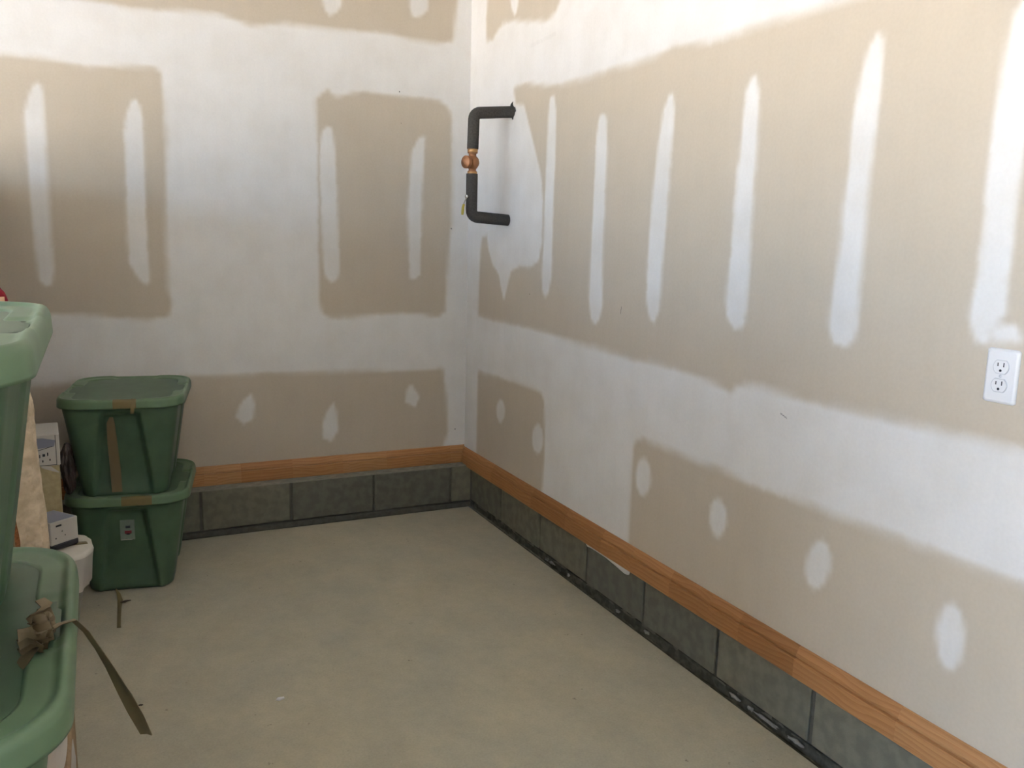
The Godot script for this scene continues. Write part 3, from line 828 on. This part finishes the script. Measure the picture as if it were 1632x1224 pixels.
func bin(at: Vector3, turn: float, body: Mesh, cover: Mesh, label: String, w: float) -> Node3D:
	var t := thing("storage_bin", at, turn)
	tag(t, label, "storage bin", "green lidded storage bins")
	put("tub", body, M.tub, t)
	var ld := put("lid", cover, M.lid, t, Vector3(0, 0.392, 0))
	for s in [-1.0, 1.0]:      # the pair of finger holes in each side notch
		for d in [-0.016, 0.016]:
			put("grip_hole", box_mesh(Vector3(s * (w / 2 - 0.034) - 0.005, -0.0225, d - 0.007), Vector3(s * (w / 2 - 0.034) + 0.005, -0.0208, d + 0.007), 0.0005), M.slot, ld)
	return t

func build_bins() -> void:
	var body := tub_mesh(0.45, 0.57, 0.386); var cover := lid_mesh(0.45, 0.57)
	var body2 := tub_mesh(0.45, 0.60, 0.386); var cover2 := lid_mesh(0.45, 0.60)
	var turn := deg_to_rad(-9.0)
	var f0 := bin(Vector3(-1.612, 0.0, 0.288), turn, body, cover, "green storage bin on the floor by the block wall, lower of the far stack", 0.45)
	var f1 := bin(Vector3(-1.618, 0.3732, 0.284), turn, body, cover, "green storage bin on top of the far stack against the drywall", 0.45)
	var n0 := bin(Vector3(-1.981, 0.518, 2.85), 0.0, body2, cover2, "green storage bin nearest the camera with knotted tape tail on its lid", 0.45)
	var n1 := bin(Vector3(-1.994, 0.8912, 2.86), 0.0, body2, cover2, "green storage bin on top of the near stack at the left edge", 0.45)
	# tape on the far bins
	put("tape", tape_over_rim(-0.018, 0.062, 0.57), M.tape, f1)
	put("tape", ribbon([Vector3(0.052, 0.3945, 0.276), Vector3(0.052, 0.390, 0.2845), Vector3(0.051, 0.376, 0.2875), Vector3(0.049, 0.355, 0.291), Vector3(0.047, 0.340, 0.288)], [Vector3.RIGHT, Vector3.RIGHT, Vector3.RIGHT, Vector3.RIGHT, Vector3.RIGHT], [0.014, 0.014, 0.014, 0.013, 0.013]), M.tape, f1)
	put("tape", ribbon([Vector3(-0.030, 0.322, 0.2475), Vector3(-0.032, 0.30, 0.2515), Vector3(-0.030, 0.22, 0.2465), Vector3(-0.026, 0.12, 0.2385), Vector3(-0.024, 0.03, 0.2395)], [Vector3(1, 0, 0.2), Vector3(1, 0, 0.3), Vector3(1, 0, 0.2), Vector3(1, 0, 0.1), Vector3.RIGHT], [0.012, 0.030, 0.036, 0.038, 0.036], 0.0006, 0.06), M.tape_dull, f1)
	put("tape", tape_over_rim(-0.012, 0.095, 0.57), M.tape, f0)
	# clear label with a small printed mark on the lower bin
	var lb := put("label", box_mesh(Vector3(-0.026, 0.215, 0.2505), Vector3(0.026, 0.295, 0.2515), 0.0003), M.film_clear, f0)
	put("label_edge", box_mesh(Vector3(-0.024, 0.2150, 0.2515), Vector3(0.016, 0.2170, 0.2522)), M.white_card, lb)
	lb.rotation.x = 0.0
	put("printed_mark", box_mesh(Vector3(-0.006, 0.262, 0.2515), Vector3(0.010, 0.270, 0.2522)), M.ink, lb)
	put("printed_mark", box_mesh(Vector3(-0.010, 0.240, 0.2515), Vector3(0.014, 0.252, 0.2522)), M.ink_red, lb)
	put("printed_mark", box_mesh(Vector3(-0.004, 0.236, 0.2515), Vector3(0.008, 0.241, 0.2522)), M.ink, lb)
	# the wide tape and its knot across the near bin's lid
	var y := 0.386
	put("tape", ribbon([Vector3(0.136, y - 0.0122, 0.120), Vector3(0.148, y - 0.0112, 0.112), Vector3(0.158, y - 0.007, 0.104), Vector3(0.168, y + 0.000, 0.094), Vector3(0.178, y + 0.004, 0.080), Vector3(0.188, y + 0.006, 0.064)], [Vector3(0.5, 0.05, 1), Vector3(0.5, 0.1, 1), Vector3(0.5, 0.15, 1), Vector3(0.5, 0.25, 1), Vector3(0.5, 0.4, 1), Vector3(0.5, 0.6, 1)], [0.046, 0.046, 0.044, 0.040, 0.032, 0.022], 0.0008, 0.05), M.tape_dull, n0)
	put("tape_knot", knot(Vector3(0.190, y + 0.008, 0.052)), M.tape_dull, n0)
	var tail := [Vector3(0.192, y + 0.012, 0.048), Vector3(0.208, y + 0.014, 0.034), Vector3(0.224, y + 0.010, 0.020), Vector3(0.237, y - 0.012, 0.010), Vector3(0.249, y - 0.040, 0.003), Vector3(0.262, y - 0.070, 0.0), Vector3(0.279, y - 0.110, 0.0), Vector3(0.291, y - 0.140, 0.002), Vector3(0.302, y - 0.172, 0.004)]
	var acr := []
	var wid := [0.016, 0.013, 0.012, 0.012, 0.012, 0.017, 0.028, 0.031, 0.024]
	for k in tail.size(): acr.append(Vector3(0.55, 0.25, 0.8))
	put("tape_tail", ribbon(tail, acr, wid, 0.0007, 0.12), M.tape_dull, n0)

func tape_over_rim(x0: float, x1: float, l: float) -> ArrayMesh:
	# a patch of tape lapped over the front rim of a lid
	var rings := []
	for q in [[0.360, 0.002], [0.383, 0.0012], [0.3895, -0.003], [0.3935, -0.0085], [0.3920, -0.014], [0.3868, -0.022], [0.3866, -0.036]]:
		var z: float = l / 2 + q[1]
		rings.append(PackedVector3Array([Vector3(x0, q[0], z), Vector3((x0 + x1) / 2, q[0], z), Vector3(x1, q[0], z), Vector3(x1, q[0] + 0.0006, z + 0.0006), Vector3((x0 + x1) / 2, q[0] + 0.0006, z + 0.0006), Vector3(x0, q[0] + 0.0006, z + 0.0006)]))
	return loft(rings)

func knot(c: Vector3) -> ArrayMesh:
	# tape gathered into upright crumpled pleats
	var st := SurfaceTool.new()
	st.begin(Mesh.PRIMITIVE_TRIANGLES)
	var g := RandomNumberGenerator.new()
	g.seed = 5
	for i in 9:
		var a := lerpf(-1.1, 1.2, i / 8.0)
		var foot := c + Vector3(g.randf_range(-0.006, 0.006), -0.014, lerpf(-0.016, 0.018, i / 8.0))
		var up := Vector3(g.randf_range(-0.35, 0.15), 1.0, sin(a) * 0.55).normalized()
		var side := Vector3(cos(i * 1.9), 0.1, sin(i * 1.9) * 0.6).normalized()
		var path := []; var acr := []; var wid := []
		var tall := g.randf_range(0.030, 0.052)
		for k in 8:
			var f := k / 7.0
			path.append(foot + up * tall * f + side.cross(up) * (0.0035 if k % 2 else -0.0035) * (0.4 + f))
			acr.append((side + up.cross(side) * g.randf_range(-0.5, 0.5)).normalized())
			wid.append(lerpf(0.014, 0.024, sin(PI * minf(1.0, f * 0.9 + 0.1))) * g.randf_range(0.8, 1.15))
		st.append_from(ribbon(path, acr, wid, 0.0006, g.randf_range(-0.35, 0.35)), 0, Transform3D())
	return st.commit()

# ---------------------------------------------------------------- boxes and odds beside the bins
func build_boxes() -> void:
	# white printed carton on a tall beige one
	var t := thing("tall_carton", Vector3(-1.972, 0.0, 0.635), 0.03)
	tag(t, "tall plain beige carton standing left of the far green bins", "carton")
	put("carton_body", box_mesh(Vector3(-0.11, 0.0, -0.075), Vector3(0.11, 0.572, 0.075), 0.003), M.card, t)
	put("torn_tape", ribbon([Vector3(0.055, 0.571, 0.0765), Vector3(0.085, 0.563, 0.0775), Vector3(0.108, 0.548, 0.0765)], [Vector3.UP, Vector3.UP, Vector3.UP], [0.006, 0.016, 0.004]), M.white_card, t)
	var p := thing("printed_carton", Vector3(-1.972, 0.5725, 0.61), 0.05)
	tag(p, "small white printed carton on top of the tall beige carton", "carton")
	put("carton_body", box_mesh(Vector3(-0.112, 0.0, -0.10), Vector3(0.112, 0.112, 0.102), 0.003), M.white_card, p)
	var z := 0.1022
	put("printed_picture", tri_plate([Vector2(-0.10, 0.05), Vector2(0.095, 0.068), Vector2(0.10, 0.09), Vector2(0.06, 0.10), Vector2(-0.10, 0.10)], z), M.ink_blue, p)
	put("printed_line", tri_plate([Vector2(0.045, 0.056), Vector2(0.090, 0.068), Vector2(0.090, 0.070), Vector2(0.045, 0.058)], z + 0.0003), M.ink, p)
	for q in [[0.058, 0.034, 0.008, 0.010], [0.072, 0.036, 0.004, 0.012], [0.048, 0.030, 0.003, 0.012], [0.040, 0.030, 0.003, 0.010], [0.032, 0.030, 0.003, 0.012], [0.024, 0.030, 0.003, 0.012], [0.056, 0.014, 0.004, 0.008], [0.078, 0.018, 0.004, 0.007]]:
		put("printed_mark", tri_plate([Vector2(q[0], q[1]), Vector2(q[0] + q[2], q[1] + 0.001), Vector2(q[0] + q[2], q[1] + q[3]), Vector2(q[0], q[1] + q[3])], z), M.ink, p)
	for e in [[0.0015, 0.1015, 0.0025, 0.004], [0.0015, 0.099, 0.108, 0.1015]]:
		put("printed_border", tri_plate([Vector2(-0.10 if e[3] < 0.01 else 0.099, 0.002), Vector2(0.101, 0.002), Vector2(0.101, e[3] if e[3] < 0.01 else 0.108), Vector2(-0.10 if e[3] < 0.01 else 0.099, e[3] if e[3] < 0.01 else 0.108)], z), M.ink, p)

	# clear tub of odds with a white lid under plastic
	var u := thing("plastic_tub", Vector3(-1.915, 0.0, 0.86), 0.12)
	tag(u, "cloudy plastic tub with a pale taped lid beside the lower far green bin", "tub")
	var rings := []
	for q in [[0.0, 0.015], [0.006, 0.004], [0.02, 0.0], [0.10, 0.0], [0.2, 0.0], [0.30, 0.0]]:
		var f: float = q[0] / 0.30
		rings.append(rect_ring(0.16 + 0.085 * f - q[1] * 2, 0.16 + 0.085 * f - q[1] * 2, 0.05, q[0], 64))
	put("tub_body", loft(rings), M.clear, u)
	put("tub_contents", box_mesh(Vector3(-0.06, 0.01, -0.06), Vector3(0.062, 0.25, 0.062), 0.01), M.kraft, u)
	rings = []
	var nz := noise(11.0, 3, 90)
	for q in [[0.285, 0.262], [0.298, 0.282], [0.316, 0.290], [0.326, 0.286], [0.331, 0.270], [0.332, 0.20], [0.332, 0.10]]:
		var ring := rect_ring(q[1], q[1] * 0.98, q[1] * 0.36, q[0], 64)
		for k in ring.size():
			ring[k].y += 0.010 * nz.get_noise_2d(ring[k].x, ring[k].z)
			ring[k] *= Vector3(1.0 + 0.05 * nz.get_noise_2d(ring[k].x * 2.0, ring[k].z + 5.0), 1.0, 1.0)
		rings.append(ring)
	var ul := put("tub_lid", loft(rings), M.tub_lid, u)
	put("tape", ribbon([Vector3(0.020, 0.3335, 0.018), Vector3(0.10, 0.3340, 0.012), Vector3(0.128, 0.331, 0.010), Vector3(0.141, 0.322, 0.010), Vector3(0.1435, 0.312, 0.010)], [Vector3.BACK, Vector3.BACK, Vector3.BACK, Vector3.BACK, Vector3.BACK], [0.024, 0.024, 0.024, 0.022, 0.020], 0.0012), M.tape, ul)
	# plastic sheet gathered round the tub below the lid
	rings = []
	for i in 9:
		var f := i / 8.0
		var ring := rect_ring(0.292 - 0.03 * f, 0.288 - 0.03 * f, 0.10, 0.318 - 0.085 * f, 96)
		for k in ring.size():
			var a := TAU * k / 96.0
			var o := 1.0 + (0.012 + 0.035 * f) * sin(a * 9.0 + 2.0 * sin(a * 2.0)) + 0.05 * f * nz.get_noise_2d(cos(a) * 0.3, sin(a) * 0.3 + 4.0)
			ring[k] *= Vector3(o, 1.0, o)
			ring[k].y -= 0.05 * f * (0.5 + 0.9 * sin(a * 1.0 + 0.6)) * 0.5
		rings.append(ring)
	put("plastic_sheet", loft(rings, false, false), M.film, u)

	# small white box with a black tray on the tub's lid
	var s := thing("small_box", Vector3(-1.885, 0.3365, 0.855), deg_to_rad(38.0))
	tag(s, "small white printed box with black tray base on the tub lid", "box")
	put("tray_base", box_mesh(Vector3(-0.052, 0.0, -0.062), Vector3(0.052, 0.024, 0.062), 0.006), M.black_base, s)
	put("box_body", box_mesh(Vector3(-0.050, 0.020, -0.060), Vector3(0.050, 0.098, 0.060), 0.002), M.white_card, s)
	put("top_picture", box_mesh(Vector3(-0.045, 0.0975, -0.055), Vector3(0.045, 0.0987, 0.055)), M.ink_blue, s)
	for q in [[0.0, 0.055, 0.014, 0.012], [0.012, 0.062, 0.008, 0.012], [-0.02, 0.045, 0.010, 0.02]]:
		put("printed_mark", box_mesh(Vector3(0.0499, q[1], q[0]), Vector3(0.0508, q[1] + q[3], q[0] + q[2])), M.ink, s)
	for q in [[-0.030, 0.080, 0.02, 0.006], [-0.034, 0.040, 0.004, 0.004], [0.0, 0.044, 0.003, 0.003], [-0.01, 0.060, 0.003, 0.003]]:
		put("printed_mark", box_mesh(Vector3(q[0], q[1], 0.0599), Vector3(q[0] + q[2], q[1] + q[3], 0.0608)), M.ink, s)

	# dark crumpled bag on the lower bin's lid corner
	var b := put("crumpled_bag", lump(Vector3(0, 0.10, 0), Vector3(0.024, 0.10, 0.04), 31, 0.55), M.bag, null, Vector3(-1.842, 0.394, 0.455))
	tag(b, "dark brown crumpled bag wedged between the cartons and the top far bin", "bag")

	# rolled rug in plastic, standing behind the near stack
	var rr := thing("rolled_rug", Vector3(-1.985, 0.0, 1.42))
	tag(rr, "rust brown rolled rug in cloudy wrinkled plastic behind the near green bins", "rug roll")
	put("rug", lump(Vector3(-0.03, 0.40, 0.05), Vector3(0.105, 0.40, 0.10), 44, 0.05, true), M.rug, rr)
	put("plastic_wrap", lump(Vector3(0, 0.52, 0), Vector3(0.118, 0.52, 0.115), 45, 0.22, true), M.wrap, rr)

	var wb := thing("wrapped_box", Vector3(-1.873, 0.0, 1.98))
	tag(wb, "flat tan box in cloudy plastic standing on the floor behind the near green bins", "box")
	put("box_body", box_mesh(Vector3(-0.024, 0.0, -0.25), Vector3(0.058, 0.24, 0.25), 0.006), M.kraft, wb)
	put("plastic_wrap", lump(Vector3(0.017, 0.125, 0), Vector3(0.048, 0.125, 0.262), 46, 0.05, true), M.film, wb)

	# red cloth bundle on a carton behind the near stack
	var cc := thing("brown_carton", Vector3(-2.13, 0.0, 2.03))
	tag(cc, "tall brown carton hidden behind the near green bins under the red bundle", "carton")
	put("carton_body", box_mesh(Vector3(-0.22, 0.0, -0.22), Vector3(0.22, 1.175, 0.22), 0.003), M.kraft, cc)
	var rd := thing("cloth_bundle", Vector3(-1.962, 1.176, 2.10))
	tag(rd, "red cloth bundle peeking over the top near green bin", "cloth")
	put("cloth", lump(Vector3(0, 0.064, 0), Vector3(0.094, 0.064, 0.085), 61, 0.12), M.red, rd)
	put("cloth_trim", ribbon([Vector3(0.02, 0.079, 0.094), Vector3(0.06, 0.080, 0.088), Vector3(0.094, 0.080, 0.055)], [Vector3.UP, Vector3.UP, Vector3.UP], [0.012, 0.012, 0.012], 0.002), M.peach, rd)

	# unseen tall cartons added on the left: they keep the door's light off the lower walls
	for q in CARTONS:
		var mc := thing("shade_carton", Vector3(q[0], 0.0, q[1]))
		tag(mc, q[3], "carton", "unseen cartons added for shade left of the frame")
		put("carton_body", box_mesh(Vector3(-0.25, 0.0, -0.24), Vector3(0.25, q[2], 0.24), 0.004), M.kraft, mc)
		put("packing_tape", box_mesh(Vector3(-0.03, q[2], -0.24), Vector3(0.03, q[2] + 0.001, 0.24)), M.tape, mc)

	# the tote that carries the near stack
	var tt := thing("lower_tote", Vector3(-2.02, 0.0, 2.85))
	tag(tt, "cloudy plastic tote at the bottom of the near stack", "storage bin")
	rings = []
	for q in [[0.0, 0.02], [0.006, 0.005], [0.02, 0.0], [0.25, 0.0], [0.48, 0.0]]:
		var f: float = q[0] / 0.5
		rings.append(rect_ring(0.26 + 0.05 * f - 2 * q[1], 0.44 + 0.08 * f - 2 * q[1], 0.04, q[0], 64))
	put("tote_body", loft(rings), M.clear, tt)
	rings = []
	for q in [[0.48, 0.0], [0.495, 0.0], [0.516, 0.004], [0.5165, 0.02]]: rings.append(rect_ring(0.33 - 2 * q[1], 0.54 - 2 * q[1], 0.04, q[0], 64))
	put("tote_lid", loft(rings), M.tub_lid, tt)

func tri_plate(pts: Array, z: float) -> ArrayMesh:
	var a := PackedVector3Array(); var b := PackedVector3Array()
	for p in pts:
		a.append(Vector3(p.x, p.y, z - 0.0005)); b.append(Vector3(p.x, p.y, z))
	return loft([a, b])

func lump(c: Vector3, r: Vector3, s: int, rough: float, upright := false) -> ArrayMesh:
	# a soft, wrinkled mass; an upright one keeps its girth nearly to the top and stands flat
	var n := noise(1.6, 5, s)
	var rings := []
	for i in 40:
		var t := (i + 0.5) / 40.0
		var a := PI * t
		var girth := pow(sin(a), 0.35 if upright else 0.8)
		var ring := PackedVector3Array()
		for k in 56:
			var f := TAU * k / 56
			var d := Vector3(cos(f) * girth, -cos(a), sin(f) * girth)
			var w := 1.0 + rough * n.get_noise_3d(d.x * 1.3, d.y * 0.9, d.z * 1.3)
			var q := c + Vector3(d.x * r.x * w, d.y * r.y, d.z * r.z * w)
			q.y = maxf(q.y, c.y - r.y * 0.985)
			ring.append(q)
		rings.append(ring)
	return loft(rings)

# ---------------------------------------------------------------- small things
func build_bits() -> void:
	var d := put("compound_drip", drip(), M.compound)
	tag(d, "white smear of joint compound hanging below the right pine baseboard", "plaster")
	var f := put("tape_scrap", ribbon([Vector3(-0.004, 0.022, -0.16), Vector3(0.004, 0.010, -0.13), Vector3(0.008, 0.0022, -0.09), Vector3(0.004, 0.0018, -0.02), Vector3(0.0, 0.0018, 0.08), Vector3(-0.002, 0.0020, 0.155)], [Vector3.RIGHT, Vector3.RIGHT, Vector3.RIGHT, Vector3.RIGHT, Vector3.RIGHT, Vector3.RIGHT], [0.006, 0.014, 0.018, 0.014, 0.013, 0.013], 0.0007), M.tape, null, Vector3(-1.698, 0.0, 0.69))
	tag(f, "narrow strip of tan tape lying on the floor before the far bins", "tape")
	var l := put("leaf_scrap", ribbon([Vector3(-0.022, 0.0015, 0.0), Vector3(0.0, 0.006, 0.004), Vector3(0.020, 0.004, -0.002)], [Vector3.BACK, Vector3.BACK, Vector3.BACK], [0.004, 0.016, 0.003]), M.leaf, null, Vector3(-1.672, 0.0, 0.62))
	tag(l, "tiny dark leaf scrap on the floor beside the tape strip", "leaf")
	var c := put("paint_chip", crumb(Vector3(0, 0.0035, 0), Vector3(0.012, 0.0035, 0.006), 3), M.compound, null, Vector3(-1.272, 0.0, 1.546))
	tag(c, "white plaster chip alone on the middle of the floor", "chip")
	var k := put("wood_splinter", crumb(Vector3(0, 0.002, 0), Vector3(0.006, 0.002, 0.003), 4), M.leaf, null, Vector3(-1.655, 0.0, 1.42))
	tag(k, "dark splinter on the floor right of the near green bin", "splinter")

func drip() -> ArrayMesh:
	var rings := []
	for q in [[1.190, 0.2145, 0.2040], [1.205, 0.2145, 0.1925], [1.225, 0.2145, 0.1960], [1.28, 0.2145, 0.1965], [1.34, 0.2145, 0.1955], [1.40, 0.2145, 0.1900], [1.44, 0.2145, 0.1850], [1.475, 0.2145, 0.1815], [1.492, 0.2145, 0.1840], [1.498, 0.2145, 0.2000]]:
		rings.append(PackedVector3Array([Vector3(0.003, q[1], q[0]), Vector3(-0.010, q[1], q[0]), Vector3(-0.011, (q[1] + q[2]) * 0.5, q[0]), Vector3(-0.007, q[2] + 0.001, q[0]), Vector3(0.003, q[2], q[0])]))
	return loft(rings)
